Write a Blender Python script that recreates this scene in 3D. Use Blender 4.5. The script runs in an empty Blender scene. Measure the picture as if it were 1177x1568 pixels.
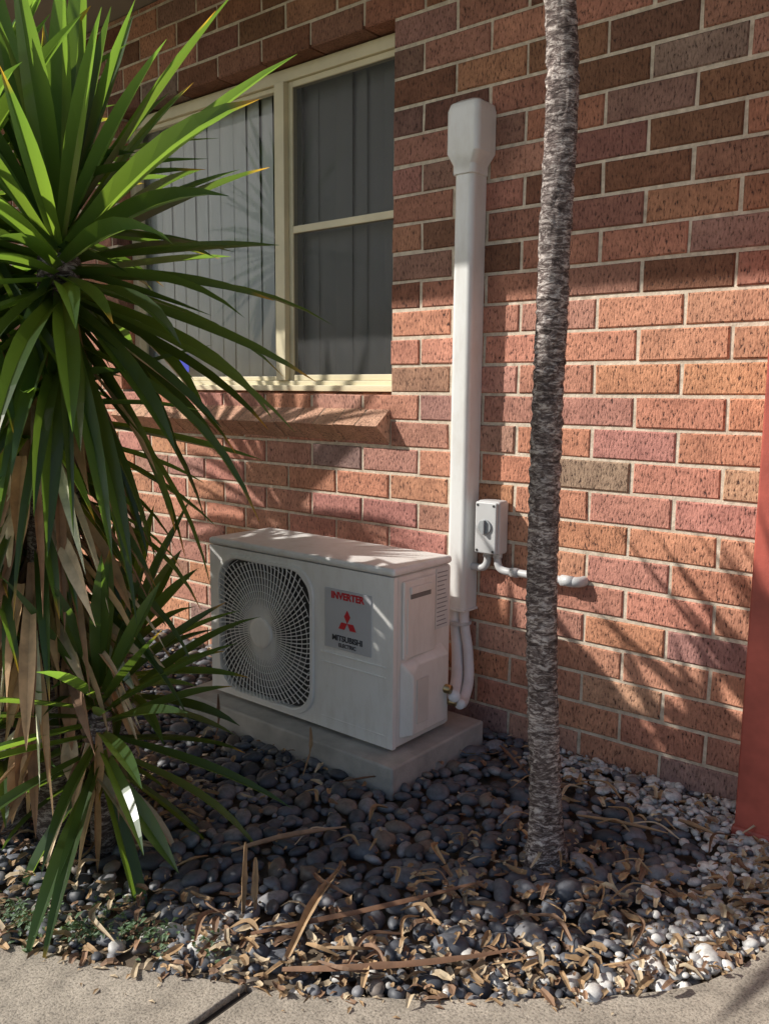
import bpy, bmesh, math, random
import numpy as np
from mathutils import Vector, Matrix
random.seed(7); rng=np.random.default_rng(11)
S=bpy.context.scene
# ---------------------------------------------------------------- helpers
def link(o,parent=None):
    S.collection.objects.link(o)
    if parent: o.parent=parent
    return o
def empty(name):
    e=bpy.data.objects.new(name,None); e.empty_display_size=.1
    return link(e)
class MB:
    def __init__(s): s.v=[];s.f=[];s.c=[];s.m=[]
    def add(s,vs,fs,col=(1,1,1),mi=0):
        o=len(s.v); s.v+= [tuple(v) for v in vs]; s.f+=[tuple(i+o for i in f) for f in fs]
        s.c+=[col]*len(vs) if not isinstance(col,list) else col
        s.m+=[mi]*len(fs)
    def box(s,a,b,col=(1,1,1),mi=0):
        x0,y0,z0=a;x1,y1,z1=b
        s.add([(x0,y0,z0),(x1,y0,z0),(x1,y1,z0),(x0,y1,z0),(x0,y0,z1),(x1,y0,z1),(x1,y1,z1),(x0,y1,z1)],
              [(0,3,2,1),(4,5,6,7),(0,1,5,4),(1,2,6,5),(2,3,7,6),(3,0,4,7)],col,mi)
    def tube(s,pts,rad,n=10,col=(1,1,1),mi=0,cap=True):
        pts=[Vector(p) for p in pts]; k=len(pts)
        if not hasattr(rad,'__len__'): rad=[rad]*k
        vs=[];ref=None
        for i,p in enumerate(pts):
            d=(pts[min(i+1,k-1)]-pts[max(i-1,0)]).normalized()
            if ref is None:
                ref=d.orthogonal().normalized()
            ref=(ref-d*ref.dot(d)).normalized(); w=d.cross(ref)
            for j in range(n):
                a=2*math.pi*j/n
                vs.append(p+(ref*math.cos(a)+w*math.sin(a))*rad[i])
        fs=[]
        for i in range(k-1):
            for j in range(n):
                j2=(j+1)%n
                fs.append((i*n+j,i*n+j2,(i+1)*n+j2,(i+1)*n+j))
        if cap: fs.append(tuple(range(n-1,-1,-1))); fs.append(tuple((k-1)*n+j for j in range(n)))
        s.add(vs,fs,col,mi)
    def make(s,name,mats,parent=None,smooth=False,bevel=0,seg=2):
        me=bpy.data.meshes.new(name); me.from_pydata(s.v,[],s.f)
        ca=me.color_attributes.new('Col','FLOAT_COLOR','POINT')
        arr=np.ones((len(s.v),4),dtype=np.float32); arr[:,:3]=np.array(s.c,dtype=np.float32)
        ca.data.foreach_set('color',arr.ravel())
        if not isinstance(mats,(list,tuple)): mats=[mats]
        for m in mats: me.materials.append(m)
        me.polygons.foreach_set('material_index',s.m)
        if smooth: me.polygons.foreach_set('use_smooth',[True]*len(s.f))
        me.update(); o=bpy.data.objects.new(name,me); link(o,parent)
        if bevel:
            b=o.modifiers.new('b','BEVEL'); b.width=bevel; b.segments=seg; b.limit_method='ANGLE'; b.angle_limit=math.radians(40)
            if not smooth:
                me.polygons.foreach_set('use_smooth',[True]*len(s.f))
                w=o.modifiers.new('w','WEIGHTED_NORMAL'); w.keep_sharp=True
        return o
def catmull(pts,n=8):
    P=[Vector(p) for p in pts]; P=[P[0]*2-P[1]]+P+[P[-1]*2-P[-2]]; out=[]
    for i in range(1,len(P)-2):
        for k in range(n):
            t=k/n; a,b,c,d=P[i-1:i+3]
            out.append(.5*((2*b)+(c-a)*t+(2*a-5*b+4*c-d)*t*t+(3*b-a-3*c+d)*t**3))
    out.append(P[-2]); return out
# ---------------------------------------------------------------- materials
def mat(name):
    m=bpy.data.materials.new(name); m.use_nodes=True; nt=m.node_tree
    return m,nt,nt.nodes['Principled BSDF']
def ramp(nt,fac,stops):
    r=nt.nodes.new('ShaderNodeValToRGB'); el=r.color_ramp.elements
    while len(el)<len(stops): el.new(.5)
    for e,(p,c) in zip(el,stops):
        e.position=p; e.color=(c[0],c[1],c[2],1) if hasattr(c,'__len__') else (c,c,c,1)
    nt.links.new(fac,r.inputs[0]); return r.outputs[0]
def mix(nt,mode,fac,a,b):
    m=nt.nodes.new('ShaderNodeMix'); m.data_type='RGBA'; m.blend_type=mode
    L=nt.links.new
    for s,i in ((fac,0),(a,6),(b,7)):
        if hasattr(s,'links') or hasattr(s,'is_output'): L(s,m.inputs[i])
        else: m.inputs[i].default_value= s if i==0 else (*s,1)
    return m.outputs[2]
def coords(nt): return nt.nodes.new('ShaderNodeTexCoord').outputs['Object']
def noise(nt,scale,detail=2,rough=.6,vec=None,dist=0):
    n=nt.nodes.new('ShaderNodeTexNoise'); n.inputs['Scale'].default_value=scale; n.inputs['Detail'].default_value=detail
    n.inputs['Roughness'].default_value=rough; n.inputs['Distortion'].default_value=dist
    nt.links.new(vec if vec is not None else coords(nt),n.inputs['Vector']); return n.outputs['Fac']
def scaled(nt,s):
    m=nt.nodes.new('ShaderNodeMapping'); m.inputs['Scale'].default_value=s
    nt.links.new(coords(nt),m.inputs[0]); return m.outputs[0]
def bump(nt,bs,h,strength=.5,dist=.005):
    b=nt.nodes.new('ShaderNodeBump'); b.inputs['Strength'].default_value=strength; b.inputs['Distance'].default_value=dist
    nt.links.new(h,b.inputs['Height']); nt.links.new(b.outputs[0],bs.inputs['Normal'])
def vcol(nt):
    a=nt.nodes.new('ShaderNodeVertexColor'); a.layer_name='Col'; return a.outputs[0]
def simple(name,col,rough=.5,var=.12,scale=8,bumps=0,bscale=200,metal=0,usev=False):
    m,nt,b=mat(name); L=nt.links.new
    base=vcol(nt) if usev else col
    n=noise(nt,scale,3)
    v=ramp(nt,n,[(.3,1-var),(.7,1+var*.3)])
    L(mix(nt,'MULTIPLY',1.0,base,v),b.inputs['Base Color'])
    b.inputs['Roughness'].default_value=rough; b.inputs['Metallic'].default_value=metal
    if bumps: bump(nt,b,noise(nt,bscale,2),bumps,.003)
    return m
def brick_mat():
    m,nt,b=mat('brick_face'); L=nt.links.new
    base=vcol(nt)
    n1=noise(nt,13,3,.7); c=mix(nt,'MULTIPLY',1,base,ramp(nt,n1,[(.3,(.74,.70,.70)),(.7,(1.14,1.12,1.1))]))
    pits=noise(nt,1,3,.65,scaled(nt,(170,170,62)))
    c=mix(nt,'MULTIPLY',1,c,ramp(nt,pits,[(.40,.85),(.62,1.12)]))
    pm=ramp(nt,pits,[(.33,1),(.40,0)])
    c=mix(nt,'MIX',pm,c,(.08,.045,.04))
    L(c,b.inputs['Base Color']); b.inputs['Roughness'].default_value=.85
    b.inputs['Specular IOR Level'].default_value=.25
    bump(nt,b,ramp(nt,pits,[(.30,0),(.44,.7),(.7,1)]),.8,.005)
    return m
M_brick=brick_mat()
def mortar_mat():
    m,nt,b=mat('mortar'); n=noise(nt,34,4,.75)
    nt.links.new(ramp(nt,n,[(.28,(.44,.36,.27)),(.68,(.80,.69,.55))]),b.inputs['Base Color'])
    b.inputs['Roughness'].default_value=.95; bump(nt,b,n,.7,.006); return m
M_mortar=mortar_mat()
def dusty(name,col,rough,dust=(.50,.43,.35)):
    m,nt,b=mat(name); L=nt.links.new
    n=noise(nt,1,4,.7,scaled(nt,(16,16,5)))
    c=mix(nt,'MIX',ramp(nt,n,[(.46,0),(.80,.38)]),col,dust)
    L(c,b.inputs['Base Color']); b.inputs['Roughness'].default_value=rough; return m
M_frame=simple('cream_frame',(.78,.69,.47),.45,.14,6,.1)
M_white=dusty('painted_metal',(.86,.84,.81),.35)
M_white2=dusty('painted_metal_side',(.84,.80,.75),.4)
M_pvc=dusty('pvc',(.82,.82,.80),.32)
M_pvcgrey=simple('pvc_grey',(.60,.60,.60),.42,.14,8)
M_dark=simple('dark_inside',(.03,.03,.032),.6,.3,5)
M_conc=simple('pad_concrete',(.50,.47,.43),.9,.35,9,.5,140)
M_red=simple('red_paint',(.46,.10,.07),.55,.35,9,.25,60)
M_logo=simple('badge_silver',(.52,.52,.54),.35,.05,10)
M_ltred=simple('badge_red',(.6,.02,.03),.5,.05,10)
M_black=simple('badge_black',(.04,.04,.05),.5,.05,10)
M_blind=simple('blind_fabric',(.80,.79,.74),.8,.08,4)
M_room=simple('room_dark',(.10,.09,.08),.9,.1,3)
M_soffit=simple('soffit_paint',(.30,.27,.22),.7,.1,3)
M_roof=simple('roof_tile',(.16,.09,.07),.8,.3,5,.4,20)
M_gut=simple('gutter_paint',(.5,.44,.32),.45,.1,5)
def path_mat():
    m,nt,b=mat('path_concrete'); L=nt.links.new
    c=ramp(nt,noise(nt,3,4,.7),[(.3,(.32,.275,.22)),(.7,(.47,.41,.335))])
    n=noise(nt,190,3,.75)
    c=mix(nt,'MULTIPLY',1,c,ramp(nt,n,[(.33,.42),(.5,1.0),(.72,1.3)]))
    c=mix(nt,'MULTIPLY',1,c,ramp(nt,noise(nt,17,3,.7),[(.3,.72),(.6,1.05)]))
    L(c,b.inputs['Base Color']); b.inputs['Roughness'].default_value=.92
    bump(nt,b,n,.7,.003); return m
M_path=path_mat()
def ground_mat():
    m,nt,b=mat('soil'); L=nt.links.new
    c=ramp(nt,noise(nt,25,4,.7),[(.3,(.06,.045,.032)),(.7,(.22,.165,.115))])
    sep=nt.nodes.new('ShaderNodeSeparateXYZ'); L(coords(nt),sep.inputs[0])
    g=ramp(nt,noise(nt,3,4,.7),[(.3,(.05,.08,.025)),(.7,(.12,.15,.06))])
    mr=nt.nodes.new('ShaderNodeMapRange'); mr.inputs[1].default_value=-9.2; mr.inputs[2].default_value=-9.6
    L(sep.outputs[1],mr.inputs[0])
    L(mix(nt,'MIX',mr.outputs[0],c,g),b.inputs['Base Color']); b.inputs['Roughness'].default_value=1
    return m
M_ground=ground_mat()
def pebble_mat():
    m,nt,b=mat('pebble'); L=nt.links.new
    c=mix(nt,'MULTIPLY',1,vcol(nt),ramp(nt,noise(nt,70,2,.65),[(.3,.72),(.7,1.2)]))
    L(c,b.inputs['Base Color']); b.inputs['Roughness'].default_value=.55
    return m
M_peb=pebble_mat()
def leaf_mat(name,trans=.35,rough=.35):
    m,nt,b=mat(name); L=nt.links.new
    v=vcol(nt)
    L(v,b.inputs['Base Color']); b.inputs['Roughness'].default_value=rough
    b.inputs['Specular IOR Level'].default_value=.55
    t=nt.nodes.new('ShaderNodeBsdfTranslucent')
    tcn=mix(nt,'MULTIPLY',1,v,(6.0,4.9,1.5)); L(tcn,t.inputs['Color'])
    ms=nt.nodes.new('ShaderNodeMixShader'); ms.inputs[0].default_value=trans
    L(b.outputs[0],ms.inputs[1]); L(t.outputs[0],ms.inputs[2])
    L(ms.outputs[0],nt.nodes['Material Output'].inputs['Surface']); return m
M_leaf=leaf_mat('yucca_leaf',.40,.28)
M_weed=leaf_mat('weed_leaf',.2,.6)
M_dead=simple('dead_leaf',(1,1,1),.75,.35,25,usev=True)
def bark_mat():
    m,nt,b=mat('bark'); L=nt.links.new
    n=noise(nt,1,4,.8,scaled(nt,(38,38,110)),.7)
    c=ramp(nt,n,[(.36,(.05,.034,.03)),(.49,(.20,.15,.135)),(.60,(.66,.58,.53))])
    c=mix(nt,'MULTIPLY',1,c,ramp(nt,noise(nt,9,3),[(.3,.6),(.7,1.2)]))
    L(c,b.inputs['Base Color']); b.inputs['Roughness'].default_value=.9
    bump(nt,b,n,1,.008); return m
M_bark=bark_mat()
def glass_mat(name,dark):
    m,nt,b=mat(name); L=nt.links.new
    tr=nt.nodes.new('ShaderNodeBsdfTransparent'); tr.inputs[0].default_value=(dark,dark,dark*1.02,1)
    gl=nt.nodes.new('ShaderNodeBsdfGlossy'); gl.inputs['Roughness'].default_value=.03
    fr=nt.nodes.new('ShaderNodeFresnel'); fr.inputs[0].default_value=1.35
    ms=nt.nodes.new('ShaderNodeMixShader'); L(fr.outputs[0],ms.inputs[0]); L(tr.outputs[0],ms.inputs[1]); L(gl.outputs[0],ms.inputs[2])
    L(ms.outputs[0],nt.nodes['Material Output'].inputs['Surface']); return m
M_glass=glass_mat('window_glass',.92)
def screen_mat():
    m,nt,b=mat('fly_screen'); L=nt.links.new
    tr=nt.nodes.new('ShaderNodeBsdfTransparent'); b.inputs['Base Color'].default_value=(.035,.035,.035,1); b.inputs['Roughness'].default_value=.6
    ms=nt.nodes.new('ShaderNodeMixShader'); ms.inputs[0].default_value=.58
    L(tr.outputs[0],ms.inputs[1]); L(b.outputs[0],ms.inputs[2])
    L(ms.outputs[0],nt.nodes['Material Output'].inputs['Surface']); return m
M_screen=screen_mat()
# ---------------------------------------------------------------- brick house
house=empty('brick_house')
OX0,OX1,OZ0,OZ1=-3.50,-1.885,1.11,2.325
PV,PH=.0935,.255; J=.0105
def brick_col(dk=1.0):
    r=random.random(); k=random.uniform(.87,1.13)
    if r<.55: c=(.60,.285,.180)
    elif r<.82: c=(.55,.265,.195)
    elif r<.92: c=(.46,.25,.19)
    elif r<.96: c=(.38,.25,.20)
    else: c=(.62,.35,.235)
    return (c[0]*k*dk,c[1]*k*dk*random.uniform(.94,1.08),c[2]*k*dk*random.uniform(.92,1.12))
def brick(mb,x0,x1,z0,z1,depth=.11,y=0):
    if x1-x0<.012 or z1-z0<.012: return
    j=lambda:random.uniform(-.0018,.0018)
    e=.004; y+=random.uniform(-.0012,.0015)
    o=[(x0+j(),z0+j()),(x1+j(),z0+j()),(x1+j(),z1+j()),(x0+j(),z1+j())]
    cx,cz=(x0+x1)/2,(z0+z1)/2
    vs=[(a,y+e,b) for a,b in o]+[(a+(e if a<cx else -e),y,b+(e if b<cz else -e)) for a,b in o]+[(a,y+depth,b) for a,b in o]
    mb.add(vs,[(4,5,6,7),(0,1,5,4),(1,2,6,5),(2,3,7,6),(3,0,4,7),(0,8,9,1),(1,9,10,2),(2,10,11,3),(3,11,8,0)],brick_col(random.choice((.38,.5,.62)) if z0>1.38 and random.random()<.5 else (.8 if z0>1.38 else 1)))  # above the eave shadow line: eave shade painted in, plus some dark bricks
mb=MB()
WX0,WX1,WZ0,WZ1=-7.0,1.6,-.012,2.715
for k in range(-13,19):
    z0=1.11+PV*k; z1=z0+PV-J
    if z0>WZ1: break
    off= PH/2 if (k%2) else 0
    x=-.867+off-PH*40
    while x<WX1:
        x0,x1=max(x+J/2,WX0),min(x+PH-J/2,WX1)
        if x1>WX0+.02:
            if z1>OZ0+.02 and z0<OZ1-.03:
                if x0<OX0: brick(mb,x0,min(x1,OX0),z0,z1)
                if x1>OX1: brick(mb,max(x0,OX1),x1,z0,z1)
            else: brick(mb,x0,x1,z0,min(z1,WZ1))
        x+=PH
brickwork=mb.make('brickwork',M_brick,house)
mb=MB(); ym=.0055
for a,b in [((WX0,ym,-.2),(OX0-.002,.105,WZ1)),((OX1+.002,ym,-.2),(WX1,.105,WZ1)),((OX0-.002,ym,-.2),(OX1+.002,.105,OZ0-.014)),((OX0-.002,ym,OZ1+.012),(OX1+.002,.105,WZ1))]:
    mb.box(a,b)
mb.make('mortar_bed',M_mortar,house)
# sloping brick sill
mb=MB(); an=math.radians(38)
L_=Vector((0,-math.cos(an),-math.sin(an))); Nn=Vector((0,-math.sin(an),math.cos(an)))
x=OX1-.002; p0=Vector((0,.085,1.114))
mmb=MB()
while x>OX0+.02:
    x0=x-.104+.006; o=p0+Vector((0,0,random.uniform(-.001,.001))); ln=.198+random.uniform(-.002,.002)
    if x0<OX0: x0=OX0
    vs=[]
    for xx in (x0,x):
        for (a,b) in ((0,0),(ln,0),(ln-.02,-.095),(0,-.095)):
            q=o+L_*a+Nn*b; vs.append((xx,q.y,q.z))
    mb.add(vs,[(0,1,2,3),(7,6,5,4),(0,4,5,1),(1,5,6,2),(2,6,7,3),(3,7,4,0)],tuple(q*random.uniform(.97,1.03) for q in (.60,.36,.25)))
    x=x-.104
mb.make('sill_bricks',M_brick,house,bevel=.002,seg=2)
vs=[]
for xx in (OX0+.003,OX1-.005):
    for (a,b) in ((0,-.0015),(.195,-.0015),(.175,-.093),(0,-.093)):
        q=p0+L_*a+Nn*b; vs.append((xx,q.y,q.z))
mmb.add(vs,[(0,1,2,3),(7,6,5,4),(0,4,5,1),(1,5,6,2),(2,6,7,3),(3,7,4,0)])
mmb.make('sill_mortar',simple('sill_mortar',(.40,.28,.20),.95,.3,30),house)
# window frame
FY0,FY1=.075,.125
mb=MB()
z0,z1=1.118,2.318; X0,X1=OX0+.004,OX1-.004
mb.box((X0,FY0,z0),(X1,FY1,z0+.032))
mb.box((X0,FY0,z1-.045),(X1,FY1,z1))
mb.box((X0,FY0+.001,z0+.032),(X0+.04,FY1,z1-.045))
mb.box((X1-.04,FY0+.001,z0+.032),(X1,FY1,z1-.045))
mb.box((-2.525,FY0-.012,z0+.033),(-2.472,FY1,z1-.046))
mb.box((X1-.045,FY0+.006,z0+.033),(X1-.041,FY1-.01,z1-.046))
mb.box((-2.471,FY0+.012,z0+.033),(-2.449,FY1-.01,z1-.046))
mb.box((-2.448,FY0+.012,z0+.033),(X1-.046,FY1-.01,z0+.055))
mb.box((-2.448,FY0+.012,z1-.068),(X1-.046,FY1-.01,z1-.046))
mb.box((-2.448,FY0+.012,1.715),(X1-.046,FY1-.01,1.742))
mb.box((-2.545,FY0+.014,z0+.033),(-2.526,FY1-.01,z1-.046))
mb.box((X0+.041,FY0+.014,z0+.033),(-2.546,FY1-.01,z0+.05))
mb.box((X0+.041,FY0+.014,z1-.064),(-2.546,FY1-.01,z1-.046))
mb.box((X0,.052,z0-.008),(X1,.0745,z0+.014))
mb.make('window_frame',M_frame,house,bevel=.003)
mb=MB(); mb.add([(X0+.03,.112,z0),(X1-.03,.112,z0),(X1-.03,.112,z1),(X0+.03,.112,z1)],[(0,1,2,3)])
mb.make('window_glass',M_glass,house)
mb=MB(); mb.add([(-2.45,.094,z0+.05),(X1-.045,.094,z0+.05),(X1-.045,.094,z1-.06),(-2.45,.094,z1-.06)],[(0,1,2,3)])
mb.make('fly_screen',M_screen,house)
mb=MB()
x=X0-.02
while x<X1+.05:
    a=math.radians(-7+random.uniform(-7,7)); w=.050
    dx,dy=math.cos(a)*w,math.sin(a)*w
    n=7;vs=[];tw=random.uniform(-.03,.03)
    for z in (z0-.02,z1):
        for i in range(n):
            t=-1+2*i/(n-1); b=.010*(1-t*t)
            vs.append((x+dx*t-b*math.sin(a),.165+(dy+(tw if z==z1 else 0)*.5)*t-b*math.cos(a),z))
    mb.add(vs,[(i,i+1,n+i+1,n+i) for i in range(n-1)])
    x+=.084
mb.make('vertical_blinds',M_blind,house,smooth=True)
mb=MB()
mb.add([(-3.24,.110,1.19),(-3.14,.110,1.19),(-3.14,.110,1.27),(-3.24,.110,1.27)],[(0,1,2,3)])
mb.make('window_sticker',simple('sticker_blue',(.03,.05,.5),.4,.1,60),house)
mb=MB(); HR=.115
mb.box((WX0,.106,-.2),(WX0+.12,6,2.6+HR)); mb.box((WX1-.12,.106,-.2),(WX1,6,2.6+HR)); mb.box((WX0+.12,5.88,-.2),(WX1-.12,6,2.6+HR))
mb.box((WX0+.121,.106,-.2),(WX1-.121,5.879,.3))
mb.make('house_shell',M_room,house)
EY=-1.06
mb=MB(); mb.box((WX0-.8,EY,2.602+HR),(WX1+.8,6.6,2.63+HR)); mb.make('eave_soffit',M_soffit,house)
mb=MB(); mb.box((WX0-.8,EY-.02,2.60+HR),(WX1+.8,EY-.001,2.78+HR)); mb.box((WX0-.8,EY-.13,2.66+HR),(WX1+.8,EY-.021,2.77+HR)); mb.make('eave_gutter',M_gut,house,bevel=.01)
mb=MB(); a,b,c,d=WX0-.8,WX1+.8,EY-.02,6.6
mb.add([(a,c,2.785+HR),(b,c,2.785+HR),(b,d,2.785+HR),(a,d,2.785+HR),(a+3.7,2.9,4.6),(b-3.7,2.9,4.6)],[(0,1,5,4),(1,2,5),(2,3,4,5),(3,0,4)])
mb.make('hipped_roof',M_roof,house)
# ---------------------------------------------------------------- red post
post=empty('red_post')
mb=MB(); mb.box((-.600,-.17,-.05),(-.47,-.045,2.7)); mb.make('post_shaft',M_red,post,bevel=.006)
mb=MB(); mb.box((-.606,-.178,-.06),(-.462,-.035,.02)); mb.make('post_foot',M_red,post,bevel=.008)
mb=MB()
for z in (1.9,): mb.box((-.606,-.176,z),(-.462,-.002,z+.03))
mb.make('post_brackets',M_red,post,bevel=.003)
# ---------------------------------------------------------------- air conditioner
ac=empty('air_conditioner_unit')
AX0,AX1,AYF,AYB,AZ0,AZ1=-2.262,-1.458,-.50,-.215,.080,.618
mb=MB(); mb.box((AX0+.002,-.484,AZ0),(AX1-.002,AYB,AZ1-.026)); mb.make('casing',M_white2,ac,bevel=.012,seg=3)
mb=MB(); mb.box((AX0-.003,AYF-.004,AZ1-.024),(AX1+.003,AYB-.003,AZ1)); mb.make('top_lid',M_white,ac,bevel=.010,seg=3)
hc=Vector((-1.996,0,.335)); hw,hh,hr=.222,.236,.09
def rs(x,z,ins=0):
    ax,az=abs(x)-(hw-ins-hr),abs(z)-(hh-ins-hr)
    return math.hypot(max(ax,0),max(az,0))+min(max(ax,az),0)-hr
def rs_r(a,ins=0):
    lo,hi=0,.5
    for _ in range(24):
        m=(lo+hi)/2
        if rs(m*math.cos(a),m*math.sin(a),ins)<0: lo=m
        else: hi=m
    return lo
RX0,RX1,RZ0,RZ1=AX0,AX1,AZ0+.004,AZ1-.026
def rect_r(a):
    c,s=math.cos(a),math.sin(a); t=9
    if c>1e-6: t=min(t,(RX1-hc.x)/c)
    if c<-1e-6: t=min(t,(RX0-hc.x)/c)
    if s>1e-6: t=min(t,(RZ1-hc.z)/s)
    if s<-1e-6: t=min(t,(RZ0-hc.z)/s)
    return t
angs=[2*math.pi*i/96 for i in range(96)]+[math.atan2(z-hc.z,x-hc.x)%(2*math.pi) for x in (RX0,RX1) for z in (RZ0,RZ1)]
angs=sorted(angs); n=len(angs)
rings=[(rect_r,-.484),(rect_r,AYF),(lambda a:rs_r(a,-.004),AYF),(lambda a:rs_r(a,-.002),AYF-.006),(lambda a:rs_r(a,.008),AYF-.008),(lambda a:rs_r(a,.012),AYF-.003),(lambda a:rs_r(a,.013),-.486)]
vs=[];fs=[]
for fn,y in rings:
    for a in angs:
        r=fn(a); vs.append((hc.x+r*math.cos(a),y,hc.z+r*math.sin(a)))
for i in range(len(rings)-1):
    for j in range(n):
        j2=(j+1)%n; fs.append((i*n+j,i*n+j2,(i+1)*n+j2,(i+1)*n+j))
mb=MB(); mb.add(vs,fs); mb.make('front_panel',M_white,ac)
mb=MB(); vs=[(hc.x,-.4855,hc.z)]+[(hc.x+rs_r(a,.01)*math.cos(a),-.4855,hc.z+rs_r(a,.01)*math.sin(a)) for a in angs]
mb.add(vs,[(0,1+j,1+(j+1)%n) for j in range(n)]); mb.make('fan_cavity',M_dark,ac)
mb=MB()
for k in range(3):
    a0=k*2.094+.4; vs=[]
    for i in range(7):
        for r in (.05,.12,.19):
            a=a0+i*.18+r*1.5; vs.append((hc.x+r*math.cos(a),-.494+.001*i,hc.z+r*math.sin(a)))
    mb.add(vs,[(i*3+j,i*3+j+1,i*3+j+4,i*3+j+3) for i in range(6) for j in range(2)])
mb.make('fan_blades',simple('fan_plastic',(.10,.10,.10),.5),ac,smooth=True)
mb=MB(); wy=AYF-.007
for k in range(80):
    a=2*math.pi*k/80; pts=[]
    for i in range(7):
        r=.045+i/6*(rs_r(a)-.05); aa=a+.35*(r-.045)*3
        rr=min(r,rs_r(aa)-.006)
        pts.append((hc.x+rr*math.cos(aa),wy-.004*(1-(i/6)**2),hc.z+rr*math.sin(aa)))
    mb.tube(pts,.0021,4,cap=False)
r=.066
while r<.31:
    seg=80; run=[]
    for i in range(seg+1):
        a=2*math.pi*i/seg; x,z=r*math.cos(a),r*math.sin(a)
        if rs(x,z)<-.008: run.append((hc.x+x,wy-.002*(1-r/.3),hc.z+z))
        else:
            if len(run)>1: mb.tube(run,.0010,4,cap=False)
            run=[]
    if len(run)>1: mb.tube(run,.0010,4,cap=False)
    r+=.023
mb.make('fan_grille',M_white,ac)
mb=MB(); vs=[]
for y,rr in ((wy-.002,.052),(wy-.009,.050),(wy-.011,.042)):
    vs+=[(hc.x+rr*math.cos(2*math.pi*i/40),y,hc.z+rr*math.sin(2*math.pi*i/40)) for i in range(40)]
mb.add(vs,[(i+40*k,(i+1)%40+40*k,(i+1)%40+40*(k+1),i+40*(k+1)) for k in range(2) for i in range(40)]+[tuple(range(80,120))])
mb.make('grille_hub',M_white,ac)
mb=MB()
for z in (.323,.292): mb.box((-1.742,AYF-.003,z),(-1.485,AYF+.001,z+.005))
mb.box((-1.742,AYF-.002,.118),(-1.485,AYF+.001,.122))
mb.make('embossed_lines',M_white,ac,bevel=.0015)
mb=MB(); mb.box((-1.722,AYF-.004,.345),(-1.538,AYF-.0005,.528)); mb.make('badge',M_logo,ac,bevel=.002)
def text(t,x,z,size,m,parent,bold=.0):
    cu=bpy.data.curves.new('t','FONT'); cu.body=t; cu.size=size; cu.align_x='CENTER'; cu.offset=bold; cu.extrude=.0006
    o=bpy.data.objects.new('t',cu); S.collection.objects.link(o)
    bpy.context.view_layer.update()
    me=bpy.data.meshes.new_from_object(o.evaluated_get(bpy.context.evaluated_depsgraph_get()))
    bpy.data.objects.remove(o)
    me.transform(Matrix.Translation((x,AYF-.0048,z))@Matrix.Rotation(math.pi/2,4,'X'))
    me.materials.clear(); me.materials.append(m)
    return link(bpy.data.objects.new('badge_text',me),parent)
text('INVERTER',-1.63,.500,.029,M_ltred,ac,.0010)
text('MITSUBISHI',-1.63,.372,.024,M_black,ac,.0006)
text('ELECTRIC',-1.63,.354,.016,M_black,ac,.0003)
mb=MB()
def rhomb(cx,cz,a,l=.040,w=.012):
    d=Vector((math.cos(a),math.sin(a))); p=Vector((-d.y,d.x)); o=Vector((cx,cz))
    q=[o,o+d*l/2+p*w,o+d*l,o+d*l/2-p*w]
    vs=[(v.x,AYF-.0052,v.y) for v in q]+[(v.x,AYF-.0038,v.y) for v in q]
    mb.add(vs,[(0,1,2,3),(0,4,5,1),(1,5,6,2),(2,6,7,3),(3,7,4,0)])
for a in (90,210,330): rhomb(-1.63,.430,math.radians(a))
mb.make('badge_diamonds',M_ltred,ac)
mb=MB(); xs=AX1-.002
mb.box((xs,-.462,.345),(xs+.010,-.31,.575)); mb.make('side_handle_panel',M_white2,ac,bevel=.006,seg=3)
mb=MB(); mb.box((xs+.0102,-.435,.535),(xs+.016,-.335,.556)); mb.box((xs+.0102,-.448,.36),(xs+.013,-.442,.525)); mb.make('side_handle_grip',M_white2,ac,bevel=.002)
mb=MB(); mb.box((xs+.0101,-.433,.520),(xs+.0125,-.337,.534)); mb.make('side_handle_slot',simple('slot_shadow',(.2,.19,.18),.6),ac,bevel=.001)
mb=MB(); x0=xs+.0005;x1=xs+.034
ya,yb,za,zb=-.465,-.262,.108,.335
mb.add([(x0,ya,za),(x0,yb,za),(x0,yb,zb+.02),(x0,ya,zb),(x1,ya+.02,za+.01),(x1,yb-.01,za+.01),(x1,yb-.01,zb-.005),(x1-.006,ya+.055,zb-.005),(x1,ya+.02,zb-.04)],
 [(0,1,5,4),(1,2,6,5),(2,3,7,6),(3,0,4,8),(3,8,7),(4,5,6,7,8)]); mb.make('valve_cover',M_white2,ac,bevel=.006,seg=2)
mb=MB(); mb.box((x1+.0005,-.43,.15),(x1+.003,-.375,.285)); mb.make('valve_cover_recess',simple('panel_shadow',(.72,.68,.63),.5),ac,bevel=.002)
mb=MB(); mb.box((xs+.0005,-.298,.40),(xs+.0018,-.232,.588)); mb.make('rating_label',simple('label_paper',(.72,.72,.70),.5,.1,30),ac)
mb=MB()
for i in range(13):
    z=.41+i*.0135; mb.box((xs+.0019,-.292,z),(xs+.0023,-.238-random.uniform(0,.02),z+.003))
mb.make('rating_label_print',simple('print_grey',(.25,.25,.26),.5),ac)
mb=MB()
for y in (-.47,-.25):
    for x in (-2.15,-1.60): mb.box((x-.05,y-.008,.0705),(x+.05,y+.03,.0795))
mb.make('feet',M_white2,ac,bevel=.002)
mb=MB()
mb.tube([(AX1-.005,-.285,.22),(AX1+.05,-.285,.22)],.014,10); mb.tube([(AX1-.005,-.255,.17),(AX1+.05,-.255,.17)],.012,10)
mb.make('service_valves',simple('brass',(.5,.38,.2),.35,.1,20,metal=1),ac,smooth=True)
pad=MB(); pad.box((-2.36,-.572,-.03),(-1.40,-.105,.070)); pad.make('concrete_pad',M_conc,None,bevel=.008,seg=3)
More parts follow.
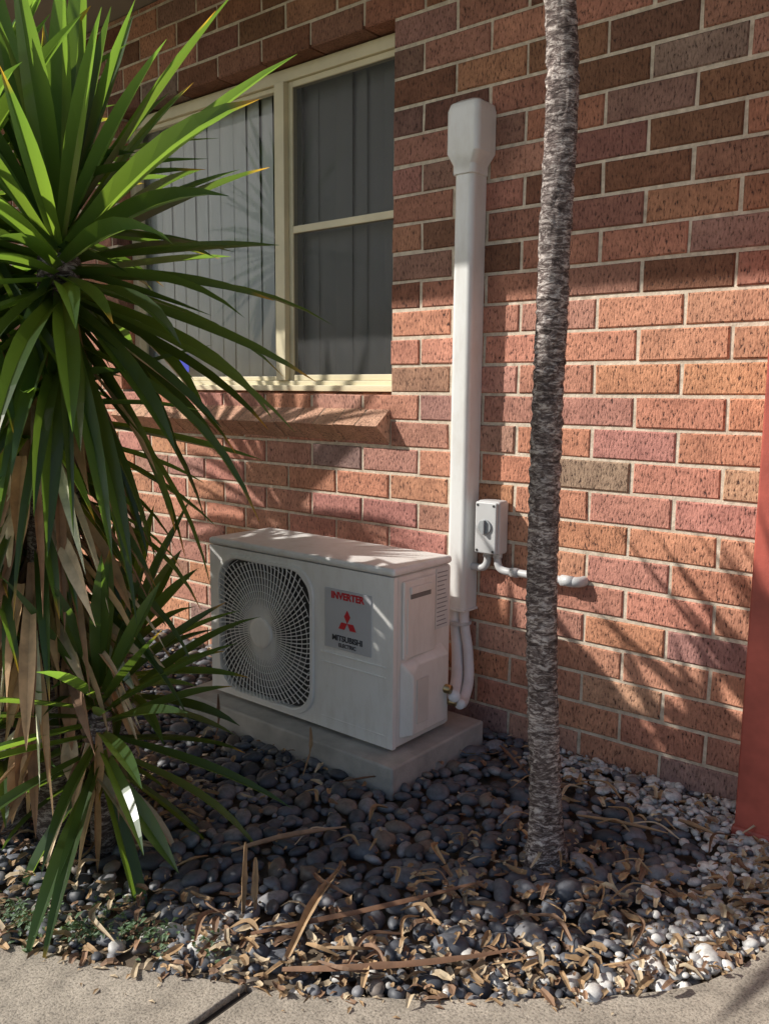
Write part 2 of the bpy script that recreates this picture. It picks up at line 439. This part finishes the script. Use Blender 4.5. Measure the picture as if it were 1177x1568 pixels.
# ---------------------------------------------------------------- pipe duct
duct=empty('pipe_duct')
def prism(mb,prof,z0,z1,ins0=0):
    n=len(prof); vs=[(x,y,z0) for x,y in prof]+[(x,y,z1) for x,y in prof]
    mb.add(vs,[(i,(i+1)%n,n+(i+1)%n,n+i) for i in range(n)]+[tuple(range(n-1,-1,-1)),tuple(range(n,2*n))])
def dprof(x0,x1,d,r=.018):
    p=[(x0,-.001)]
    for i in range(6):
        a=math.pi+i/5*math.pi/2; p.append((x0+r+r*math.cos(a),-d+r+r*math.sin(a)))
    for i in range(6):
        a=1.5*math.pi+i/5*math.pi/2; p.append((x1-r+r*math.cos(a),-d+r+r*math.sin(a)))
    p.append((x1,-.001)); return p
mb=MB(); prism(mb,dprof(-1.580,-1.508,.076),.405,1.80); mb.make('duct_cover',M_pvc,duct,smooth=False,bevel=.001)
mb=MB(); st=[(1.772,-1.587,-1.503,.082),(1.800,-1.587,-1.503,.082),(1.832,-1.598,-1.478,.100),(1.955,-1.598,-1.478,.100),(1.975,-1.592,-1.484,.094),(1.985,-1.575,-1.50,.078)]
vs=[];pn=0
for z,x0,x1,d in st:
    p=dprof(x0,x1,d,.02); pn=len(p); vs+=[(x,y,z) for x,y in p]
fs=[(k*pn+i,k*pn+(i+1)%pn,(k+1)*pn+(i+1)%pn,(k+1)*pn+i) for k in range(len(st)-1) for i in range(pn)]
fs+=[tuple(range(pn-1,-1,-1)),tuple((len(st)-1)*pn+i for i in range(pn))]
mb.add(vs,fs); mb.make('wall_cap',M_pvc,duct,bevel=.002)
mb=MB(); mb.box((-1.588,-.082,.40),(-1.501,-.0005,.408)); mb.make('duct_end_collar',M_pvc,duct,bevel=.002)
mb=MB()
mb.tube(catmull([(-1.565,-.044,.44),(-1.560,-.046,.36),(-1.545,-.055,.28),(-1.505,-.11,.20),(-1.455,-.20,.165),(-1.40,-.275,.20)]),.0185,12)
mb.tube(catmull([(-1.528,-.044,.44),(-1.522,-.046,.35),(-1.500,-.055,.27),(-1.465,-.10,.19),(-1.43,-.18,.15),(-1.40,-.245,.165)]),.0165,12)
mb.make('insulated_pipes',simple('foam_white',(.85,.85,.86),.6,.1,20,.2,90),duct,smooth=True)
mb=MB(); mb.tube(catmull([(-1.545,-.022,.44),(-1.545,-.022,.36),(-1.548,-.022,.25),(-1.548,-.022,.10)]),.009,10); mb.make('drain_hose',M_pvcgrey,duct,smooth=True)
mb=MB(); mb.tube([(-1.545,-.044,.352),(-1.545,-.044,.362)],.041,16); mb.make('pipe_tape',M_pvcgrey,duct,smooth=False)
# ---------------------------------------------------------------- isolator
iso=empty('isolator_switch')
mb=MB(); mb.box((-1.478,-.058,.600),(-1.392,-.001,.772)); mb.make('switch_housing',M_pvcgrey,iso,bevel=.010,seg=3)
mb=MB(); mb.box((-1.476,-.070,.603),(-1.396,-.058,.769)); mb.make('switch_cover',M_pvcgrey,iso,bevel=.006,seg=3)
mb=MB(); mb.tube([(-1.437,-.069,.690),(-1.437,-.076,.690)],.024,20); mb.box((-1.442,-.086,.668),(-1.432,-.076,.712)); mb.make('rotary_handle',simple('handle_grey',(.33,.35,.36),.4,.1,20),iso,bevel=.0015)
mb=MB()
for x in (-1.466,-1.407):
    for z in (.613,.758): mb.tube([(x,-.0695,z),(x,-.0715,z)],.004,10)
mb.make('cover_screws',M_dark,iso)
cd=empty('conduit_pipe')
mb=MB(); R=.0125
mb.tube(catmull([(-1.450,-.03,.602),(-1.450,-.03,.575),(-1.458,-.03,.556),(-1.475,-.03,.548),(-1.512,-.03,.548)],6),R,10)
mb.tube(catmull([(-1.413,-.03,.602),(-1.413,-.03,.580),(-1.405,-.03,.558),(-1.385,-.03,.549),(-1.34,-.03,.549),(-1.26,-.03,.549),(-1.17,-.03,.549)],6),R,10)
mb.tube([(-1.185,-.03,.549),(-1.145,-.03,.549)],.017,14); mb.tube(catmull([(-1.165,-.03,.549),(-1.14,-.028,.549),(-1.128,-.012,.549),(-1.127,.004,.549)],5),.016,14)
mb.tube([(-1.360,-.03,.549),(-1.335,-.03,.549)],.0155,14); mb.tube([(-1.450,-.03,.605),(-1.450,-.03,.588)],.0155,14); mb.tube([(-1.413,-.03,.605),(-1.413,-.03,.588)],.0155,14)
mb.make('grey_conduit',M_pvcgrey,cd,smooth=True)
mb=MB(); mb.box((-1.28,-.046,.536),(-1.268,-.0005,.562)); mb.make('saddle_clip',M_pvcgrey,cd,bevel=.002)
# ---------------------------------------------------------------- ground + path
mb=MB(); mb.add([(-120,-120,-.035),(120,-120,-.035),(120,120,-.035),(-120,120,-.035)],[(0,1,2,3)]); mb.make('ground',M_ground)
edge=[(-9,-2.45),(-5,-2.4),(-3,-2.12),(-2.1,-1.82),(-1.59,-1.59),(-1.37,-1.49),(-1.15,-1.37),(-1.0,-1.29),(-.79,-1.13),(-.61,-.97),(-.46,-.79),(-.40,-.59),(-.37,-.35),(-.36,-.02)]
E=[(v.x,v.y) for v in catmull([(a,b,0) for a,b in edge],8)]
E=[(x+random.uniform(-.003,.003),y+random.uniform(-.004,.004)) for x,y in E]
def slab(name,poly,z0,z1):
    n=len(poly); mb=MB(); mb.add([(x,y,z0) for x,y in poly]+[(x,y,z1) for x,y in poly],[tuple(range(n,2*n))]+[(i,(i+1)%n,n+(i+1)%n,n+i) for i in range(n)]); return mb
JX=-1.118
A=[p for p in E if p[0]<JX]; Bp=[p for p in E if p[0]>JX+.03]
pa=empty('concrete_path')
slab('a',[(-9,-9.2),(JX+.05,-9.2),(JX,A[-1][1]+.01)]+A[::-1],-.06,.006).make('slab_left',M_path,pa,bevel=.005)
slab('b',[(JX+.072,-9.2),(5,-9.2),(5,-.02)]+Bp[::-1]+[(JX+.022,Bp[0][1]-.01)],-.06,.006).make('slab_right',M_path,pa,bevel=.005)
mb=MB(); mb.add([(JX+.001,-1.36,-.006),(JX+.021,-1.36,-.006),(JX+.071,-9.19,-.006),(JX+.051,-9.19,-.006)],[(0,3,2,1)]); mb.make('expansion_joint',simple('joint_timber',(.035,.028,.022),.9,.4,60),pa)
Ex=np.array([p[0] for p in E]); Ey=np.array([p[1] for p in E])
def inbed(x,y,m=0.0):
    if y>-.004: return False
    if x>-.37: return False
    if x>-.47 and y>-.8:
        return x< np.interp(y,[ -.79,-.59,-.35,0],[-.46,-.40,-.37,-.36])-m
    return y>np.interp(x,Ex[:-20],Ey[:-20])+m
def onpad(x,y,m=.0): return -2.36-m<x<-1.40+m and -.572-m<y<-.105+m
# ---------------------------------------------------------------- pebbles
bm=bmesh.new(); bmesh.ops.create_icosphere(bm,subdivisions=2,radius=1); ico=np.array([v.co[:] for v in bm.verts]); icf=np.array([[v.index for v in f.verts] for f in bm.faces]); bm.free()
def build_inst(name,items,mat_,parent=None):
    n=len(items); nv=len(ico); nf=len(icf)
    V=np.zeros((n,nv,3),dtype=np.float32); C=np.ones((n,nv,4),dtype=np.float32)
    for i,(p,s,yaw,tilt,c) in enumerate(items):
        w=ico*(1+.16*np.sin(ico@rng.normal(0,1.6,3)+rng.uniform(0,6))[:,None])
        w=w*np.array(s)
        ct,st=math.cos(tilt),math.sin(tilt); w=w@np.array([[1,0,0],[0,ct,-st],[0,st,ct]]).T
        cy,sy=math.cos(yaw),math.sin(yaw); w=w@np.array([[cy,-sy,0],[sy,cy,0],[0,0,1]]).T
        V[i]=w+np.array(p); C[i,:,:3]=c
    F=(icf[None]+(np.arange(n)*nv)[:,None,None]).reshape(-1,3)
    me=bpy.data.meshes.new(name); me.vertices.add(n*nv); me.vertices.foreach_set('co',V.ravel())
    me.loops.add(F.size); me.loops.foreach_set('vertex_index',F.ravel().astype(np.int32))
    me.polygons.add(len(F)); me.polygons.foreach_set('loop_start',np.arange(0,F.size,3,dtype=np.int32)); me.polygons.foreach_set('loop_total',np.full(len(F),3,dtype=np.int32))
    me.update(calc_edges=True); me.polygons.foreach_set('use_smooth',[True]*len(F))
    ca=me.color_attributes.new('Col','FLOAT_COLOR','POINT'); ca.data.foreach_set('color',C.ravel())
    me.materials.append(mat_); me.validate(); return link(bpy.data.objects.new(name,me),parent)
def edgedist(x,y):
    return float(np.min(np.hypot(Ex-x,Ey-y)))
def whiteness(x,y):
    d=edgedist(x,y); w=max(0,1-d/.25)*.58
    if x<-1.05: w*=.45
    w=max(w, 1.1 if (x>-1.25 and y>-.20+.13*(-.9-x)) else 0)
    w=max(w, max(0,min(1,(x+.70)/.15))*1.0)
    return w
def pcol(w):
    if random.random()<w*.72:
        k=random.uniform(.42,.82); return (k,k*.97,k*.92)
    r=random.random()
    if r<.74: k=random.uniform(.06,.16); return (k*.92,k*.97,k*1.12)
    if r<.91: k=random.uniform(.16,.28); return (k,k*.99,k*1.04)
    k=random.uniform(.12,.2); return (k*1.15,k*.95,k*.8)
items=[]; grid={}
def tryput(x,y,r,g=.07,f=.80):
    k=(int(x//g),int(y//g))
    for i in (-1,0,1):
        for j in (-1,0,1):
            for (a,b,c) in grid.get((k[0]+i,k[1]+j),()):
                if (a-x)**2+(b-y)**2<((c+r)*f)**2: return False
    grid.setdefault(k,[]).append((x,y,r)); return True
def bare(x,y):
    return x<-1.30 and edgedist(x,y)<.16 and math.sin(x*23+y*9)+math.sin(y*31-x*7)>-.6
for _ in range(60000):
    x=random.uniform(-3.6,-.36); y=random.uniform(-2.1,0)
    if not inbed(x,y,.012) or onpad(x,y,.008): continue
    if bare(x,y) and random.random()<.93: continue
    w=whiteness(x,y)
    r=random.uniform(.017,.034) if random.random()>w*.8 else random.uniform(.010,.020)
    if _>22000: r*=.6
    if not tryput(x,y,r): continue
    items.append(((x,y,-.012+random.uniform(-.008,.016)),(r*random.uniform(1,1.4),r*random.uniform(.75,1),r*random.uniform(.45,.75)),random.uniform(0,6.3),random.uniform(-.5,.5),pcol(w)))
for _ in range(9000):
    x=random.uniform(-3.0,-.36); y=random.uniform(-2.0,0)
    if not inbed(x,y,.004) or onpad(x,y,.01): continue
    w=whiteness(x,y)
    if random.random()>.08+w: continue
    r=random.uniform(.005,.013)
    items.append(((x,y,-.006+random.uniform(0,.014)),(r*random.uniform(1,1.4),r,r*.7),random.uniform(0,6.3),random.uniform(-.5,.5),pcol(w*1.25)))
build_inst('pebble_bed',items,M_peb)
mb=MB(); nx,ny=60,14; vs=[]
for i in range(nx):
    x=-2.6+i*(1.55/(nx-1)); ye=np.interp(x,Ex[:-20],Ey[:-20])
    for j in range(ny):
        y=ye-.003+j*.022; vs.append((x,y,-.012-.022*max(0,(j-7)/6)+random.uniform(-.003,.004)))
mb.add(vs,[(i*ny+j,(i+1)*ny+j,(i+1)*ny+j+1,i*ny+j+1) for i in range(nx-1) for j in range(ny-1)]); mb.make('soil_patch',M_ground,smooth=True)
# ---------------------------------------------------------------- litter
def dead_col():
    r=random.random(); k=random.uniform(.75,1.3)
    c=(.42,.27,.14) if r<.45 else (.27,.155,.09) if r<.75 else (.56,.44,.29)
    return tuple(v*k for v in c)
def strip(mb,pts,w,col,fold=.15,up=Vector((0,0,1)),prof=None,mi=0,tw=0):
    pts=[Vector(p) for p in pts]; k=len(pts); vs=[];cs=[]
    for i,p in enumerate(pts):
        d=(pts[min(i+1,k-1)]-pts[max(i-1,0)]).normalized()
        s=d.cross(up)
        if s.length<.15: s=d.cross(Vector((1,.3,0)))
        s.normalize(); nn=s.cross(d).normalized()
        t=i/(k-1)
        if tw: s=(s*math.cos(tw*t)+nn*math.sin(tw*t)).normalized(); nn=s.cross(d).normalized()
        ww=w*(prof(t) if prof else math.sin(math.pi*min(max(t,.04),.97))**.6)*.5
        vs+= [p-s*ww+nn*ww*fold, p-nn*ww*fold*.6, p+s*ww+nn*ww*fold]
        cc=col(t) if callable(col) else col; cs+=[cc,tuple(q*.85 for q in cc),cc]
    mb.add(vs,[(i*3+j,i*3+j+1,i*3+j+4,i*3+j+3) for i in range(k-1) for j in range(2)],cs,mi)
lit=MB(); cnt=0
while cnt<4600:
    x=random.uniform(-3.0,-.37); y=random.uniform(-2.0,-.01)
    if not inbed(x,y,-.02) or onpad(x,y,.0): continue
    d=edgedist(x,y); pr=.04
    if d<.24: pr=.75*(1-d/.34)
    if math.hypot(x+.80,y+.75)<.32: pr=max(pr,.34)
    if x>-1.35 and y>-.3: pr=max(pr,.12)
    if x<-1.75 and y<-.9: pr=.5
    if random.random()>pr: continue
    cnt+=1
    l=random.choice([.008,.012,.016,.022,.03,.05])*random.uniform(.7,1.2); a=random.uniform(0,6.28); z=.004+random.uniform(0,.018); if_h=random.uniform(-.004,.008)*(l/.03)
    if bare(x,y): z-=.008
    wd_=min(l*random.uniform(.3,.9),.014)
    dx,dy=math.cos(a)*l/2,math.sin(a)*l/2; b=random.uniform(-.2,.2)*l
    strip(lit,[(x-dx,y-dy,z+random.uniform(-.004,.006)),(x-dx*.3-dy/l*b,y-dy*.3+dx/l*b,z+if_h),(x+dx*.4-dy/l*b,y+dy*.4+dx/l*b,z+if_h),(x+dx,y+dy,z+random.uniform(-.004,.006))],wd_,dead_col(),.3,tw=random.uniform(-1,1),prof=lambda t:.55+.4*math.sin(3.14*t)+random.uniform(-.25,.25))
for _ in range(60):
    x=random.uniform(-1.5,-.5); y=np.interp(x,Ex[:-20],Ey[:-20])-abs(random.gauss(0,.035))
    l=random.uniform(.003,.009); a=random.uniform(0,6.28)
    strip(lit,[(x,y,.008),(x+l*math.cos(a),y+l*math.sin(a),.010),(x+2*l*math.cos(a),y+2*l*math.sin(a),.008)],l*.8,dead_col(),.2)
lit.make('leaf_litter',M_dead)
st=MB()
def stick(pts,w,c=None):
    strip(st,catmull(pts,5),w,c or dead_col(),.5,prof=lambda t:(.55+.45*math.sin(math.pi*min(t*1.1,1)) if t<.93 else .3)*random.uniform(.8,1.1))
tan=(.44,.29,.16);br=(.30,.165,.095)
stick([(-1.29,-1.215,.0),(-1.292,-1.21,.08),(-1.295,-1.20,.16)],.022,tan)
stick([(-1.27,-1.20,.0),(-1.275,-1.19,.07),(-1.285,-1.18,.12)],.016,tan)
stick([(-1.47,-1.09,.025),(-1.41,-.98,.035),(-1.334,-.835,.03)],.022,(.44,.29,.18))
stick([(-1.10,-1.265,.02),(-1.16,-1.13,.04),(-1.22,-.986,.03)],.022,tan)
stick([(-1.20,-1.27,.025),(-1.05,-1.05,.035),(-.94,-.815,.03)],.018,br)
stick([(-1.08,-1.30,.02),(-.98,-1.23,.03),(-.86,-1.10,.028),(-.755,-.96,.03)],.022,br)
stick([(-.93,-.39,.02),(-.82,-.37,.03),(-.70,-.36,.04)],.016,tan)
stick([(-.72,-.24,.02),(-.62,-.27,.03)],.02,tan)
stick([(-1.32,-.14,.02),(-1.25,-.2,.03),(-1.15,-.26,.02)],.012,br)
stick([(-1.62,-.7,.03),(-1.60,-.69,.11),(-1.61,-.68,.17)],.012,tan)
stick([(-1.95,-.75,.03),(-1.94,-.74,.13),(-1.95,-.73,.2)],.012,br)
for _ in range(85):
    x=random.uniform(-1.9,-.5); y=random.uniform(-1.45,-.15)
    if not inbed(x,y,.05) or onpad(x,y,.05): continue
    a=random.uniform(0,6.28); l=random.uniform(.05,.15)
    stick([(x,y,.022),(x+math.cos(a)*l*.5,y+math.sin(a)*l*.5,.036),(x+math.cos(a+.4)*l,y+math.sin(a+.4)*l,.022)],random.uniform(.004,.016))
st.make('fallen_leaf_strips',M_dead)
# ---------------------------------------------------------------- weeds
wd=MB()
for _ in range(34):
    cx=random.gauss(-1.50,.14); cy=-1.49+(cx+1.56)*.5+random.gauss(0,.035)
    for _ in range(16):
        x=random.gauss(cx,.018); y=random.gauss(cy,.018)
        if not inbed(x,y,-.02): continue
        a=random.uniform(0,6.28); l=random.uniform(.004,.009); z=random.uniform(.002,.024); k=random.uniform(.7,1.3)
        strip(wd,[(x,y,z),(x+math.cos(a)*l,y+math.sin(a)*l,z+.004),(x+math.cos(a)*l*2,y+math.sin(a)*l*2,z+random.uniform(-.003,.006))],l*1.1,(.11*k,.18*k,.10*k),.2)
wd.make('weeds',M_weed)
# ---------------------------------------------------------------- yucca
def leafcol(sh=1):
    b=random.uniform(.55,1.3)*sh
    tip=(.30,.20,.06) if random.random()<.3 else None
    def f(t):
        c=(.048*b+.032*(1-t)*b,.108*b+.035*(1-t)*b,.042*b)
        if tip and t>.93: c=tip
        return c
    return f
def leafp(t): return (.60+.40*min(t*2.6,1)) if t<.5 else max(0.02,(1-((t-.5)/.5)**1.8))
def leaf(mb,p,d,L,w,droop,col,n=8,tw=0,fold=.38):
    p=Vector(p); d=Vector(d).normalized(); pts=[p.copy()]
    for i in range(n):
        t=(i+1)/n
        d=(d+Vector((0,0,-droop*(t**1.4)*.22))).normalized(); p=p+d*(L/n); pts.append(p.copy())
    strip(mb,pts,w,col,fold,prof=leafp,tw=tw)
def head(mb,c,n,L,w,emin=-50,emax=85,droop=1.0,ax=(0,0,1)):
    c=Vector(c); q=Vector((0,0,1)).rotation_difference(Vector(ax).normalized())
    for i in range(n):
        t=i/(n-1); e=math.radians(emax+(emin-emax)*t**.9+random.uniform(-11,11)); a=i*2.39996+random.uniform(-.3,.3)
        d=Vector((math.cos(a)*math.cos(e),math.sin(a)*math.cos(e),math.sin(e))); d=q@d
        b=c+q@Vector((math.cos(a)*.025,math.sin(a)*.025,.10-.26*t))
        l=L*random.uniform(.72,1.12)*(.85 if t<.08 else 1)
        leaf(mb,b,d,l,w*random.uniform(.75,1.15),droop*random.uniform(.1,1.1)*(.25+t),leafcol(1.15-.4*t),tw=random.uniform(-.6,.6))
def droopers(mb,c,n,L,w):
    for i in range(n):
        a=random.uniform(0,6.28); e=math.radians(random.uniform(-65,-10))
        d=(math.cos(a)*math.cos(e),math.sin(a)*math.cos(e),math.sin(e))
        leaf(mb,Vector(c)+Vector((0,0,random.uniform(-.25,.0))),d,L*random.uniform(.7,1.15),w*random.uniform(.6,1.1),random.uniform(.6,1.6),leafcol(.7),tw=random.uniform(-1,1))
def skirt(mb,p0,p1,n,L,wmax=.035,emax=-50,k=1.0,rad=.035):
    p0,p1=Vector(p0),Vector(p1)
    for i in range(n):
        t=random.random(); a=random.uniform(0,6.28); e=random.uniform(-88,emax); e=math.radians(e)
        d=(math.cos(a)*math.cos(e),math.sin(a)*math.cos(e),math.sin(e))
        leaf(mb,p0.lerp(p1,t)+Vector((math.cos(a)*rad,math.sin(a)*rad,0)),d,L*random.uniform(.5,1.1),random.uniform(.015,wmax),.8,tuple(min(.8,q*k) for q in dead_col()),7,tw=random.uniform(-2.5,2.5))
yu=empty('yucca_plant')
heads=[(-1.74,-1.31,1.40),(-1.98,-1.42,1.56),(-2.33,-1.36,1.34),(-2.82,-1.22,1.20),(-3.85,-1.2,2.0)]
G=MB();D=MB();T=MB()
head(G,heads[0],115,.56,.047,-58,86,.9); droopers(G,heads[0],30,.60,.034)
head(G,heads[1],95,.55,.047,-30,87,.6); droopers(G,heads[1],18,.60,.034)
head(G,heads[2],95,.50,.047,-60,80,.9)
head(G,heads[3],130,.52,.052,-65,80,1.0)  # head out of view, added to shade the air conditioner
head(G,(-2.55,-1.32,.95),110,.46,.052,-60,80,.9)  # out-of-view filler head, added to close sun dapples on that unit
head(G,(-3.2,-1.15,1.02),95,.48,.050,-60,75,.9)  # another out-of-view head, added for the same shade
head(G,heads[4],75,.62,.048,-55,85,1.0)  # out of view, added to throw leaf streaks on the wall
head(G,(-1.90,-1.30,1.02),48,.46,.038,-75,30,1.3,(.2,.1,1)); droopers(G,(-1.90,-1.30,.95),26,.50,.03)
head(G,(-2.12,-1.38,.95),50,.50,.040,-70,50,1.2)
bs=[(-1.90,-1.28,-.03),(-2.02,-1.36,-.03),(-2.25,-1.30,-.03),(-2.7,-1.2,-.03),(-3.6,-1.2,-.03)]
for b,h in zip(bs,heads):
    m=(Vector(b)+Vector(h))/2+Vector((-.04,0,-.1)); T.tube(catmull([b,m,h],6),[.06]*9+[.045]*4,12)
    skirt(D,m,Vector(h)-Vector((0,0,.08)),60,.40)
skirt(D,(-1.88,-1.34,.40),(-1.80,-1.35,1.10),120,.36,.044,-35,1.45,.07)
skirt(D,(-2.10,-1.36,.25),(-2.0,-1.36,.9),90,.34,.04,-40,1.2)
skirt(D,(-1.84,-1.30,.2),(-1.84,-1.30,.6),60,.28,.045,-20,1.5,.08)
G.make('green_leaves',M_leaf,yu); D.make('dead_leaf_skirt',M_dead,yu); T.make('stems',M_bark,yu,smooth=True)
yu2=empty('yucca_plant')
G=MB();D=MB();T=MB()
head(G,(-1.715,-1.275,.36),50,.42,.040,-48,72,.8); head(G,(-1.88,-1.10,.44),34,.34,.038,-20,85,.6)
head(G,(-2.02,-1.36,.34),30,.36,.038,-10,80,.6)
T.tube([(-1.76,-1.25,-.03),(-1.715,-1.275,.36)],.03,10); T.tube([(-1.88,-1.10,-.03),(-1.88,-1.10,.42)],.03,10); T.tube([(-2.02,-1.36,-.03),(-2.02,-1.36,.33)],.03,10)
skirt(D,(-1.73,-1.265,.12),(-1.715,-1.275,.33),34,.24,.028,-50,1.2)
G.make('green_leaves',M_leaf,yu2); D.make('dead_leaf_skirt',M_dead,yu2); T.make('stems',M_bark,yu2,smooth=True)
# ---------------------------------------------------------------- slender tree
tr=empty('slender_tree')
path=catmull([(-.909,-.59,-.06),(-.915,-.59,.12),(-.937,-.59,.5),(-.945,-.59,.8),(-.948,-.59,1.113),(-.940,-.60,1.4),(-.935,-.62,1.93),(-.90,-1.0,2.3),(-.84,-1.42,2.65),(-.75,-1.7,3.4),(-.65,-1.75,4.1)],30)
vs=[];n=48;K=len(path)
for i,p in enumerate(path):
    z=p.z; r=.0355-.003*min(z,2)/2+.018*math.exp(-max(z,0)/.06)
    rj=random.uniform(-.05,.05)
    for j in range(n):
        a=2*math.pi*j/n
        rr=r*(1+rj+.04*math.sin(z*190+3*math.sin(a*2+z*9))+random.uniform(-.06,.06)+.06*math.sin(a*3+z*5))
        vs.append((p.x+rr*math.cos(a),p.y+rr*math.sin(a),p.z))
mb=MB(); mb.add(vs,[(i*n+j,i*n+(j+1)%n,(i+1)*n+(j+1)%n,(i+1)*n+j) for i in range(K-1) for j in range(n)]); mb.make('trunk',M_bark,tr,smooth=True)
G=MB(); head(G,(-.65,-1.75,4.15),80,.55,.045,-50,85,.8); G.make('crown',M_leaf,tr)
# ---------------------------------------------------------------- light
d=Vector((1.22,1.0,-1.15)).normalized()
sun=bpy.data.lights.new('sun','SUN'); sun.energy=5; sun.angle=math.radians(.53); sun.color=(1,.96,.89)
so=link(bpy.data.objects.new('sun',sun)); so.rotation_euler=d.to_track_quat('-Z','Y').to_euler()
w=bpy.data.worlds.new('World'); S.world=w; w.use_nodes=True; nt=w.node_tree
sk=nt.nodes.new('ShaderNodeTexSky'); sk.sky_type='NISHITA'; sk.sun_disc=False
sk.sun_elevation=math.asin(-d.z); sk.sun_rotation=math.atan2(-d.x,-d.y); sk.dust_density=2.0
nt.links.new(sk.outputs[0],nt.nodes['Background'].inputs[0]); nt.nodes['Background'].inputs[1].default_value=.125
S.view_settings.view_transform='Standard'; S.view_settings.look='None'; S.view_settings.exposure=0
# ---------------------------------------------------------------- camera
p=math.radians(8.06); r=.009; th=math.atan2(.635,.773)
fh=Vector((-math.sin(th),math.cos(th),0)); R0=Vector((fh.y,-fh.x,0))
F=fh*math.cos(p)-Vector((0,0,1))*math.sin(p); U0=R0.cross(F)
Rr=(R0+U0*r).normalized(); U=(U0-R0*r).normalized()
cam=bpy.data.cameras.new('camera'); co=link(bpy.data.objects.new('camera',cam))
M=Matrix((Rr,U,-F)).transposed().to_4x4(); M.translation=Vector((0,-2.32,1.11)); co.matrix_world=M
cam.sensor_fit='VERTICAL'; cam.sensor_height=24; cam.lens=24*1300/1568; cam.clip_start=.05; cam.clip_end=500
S.camera=co
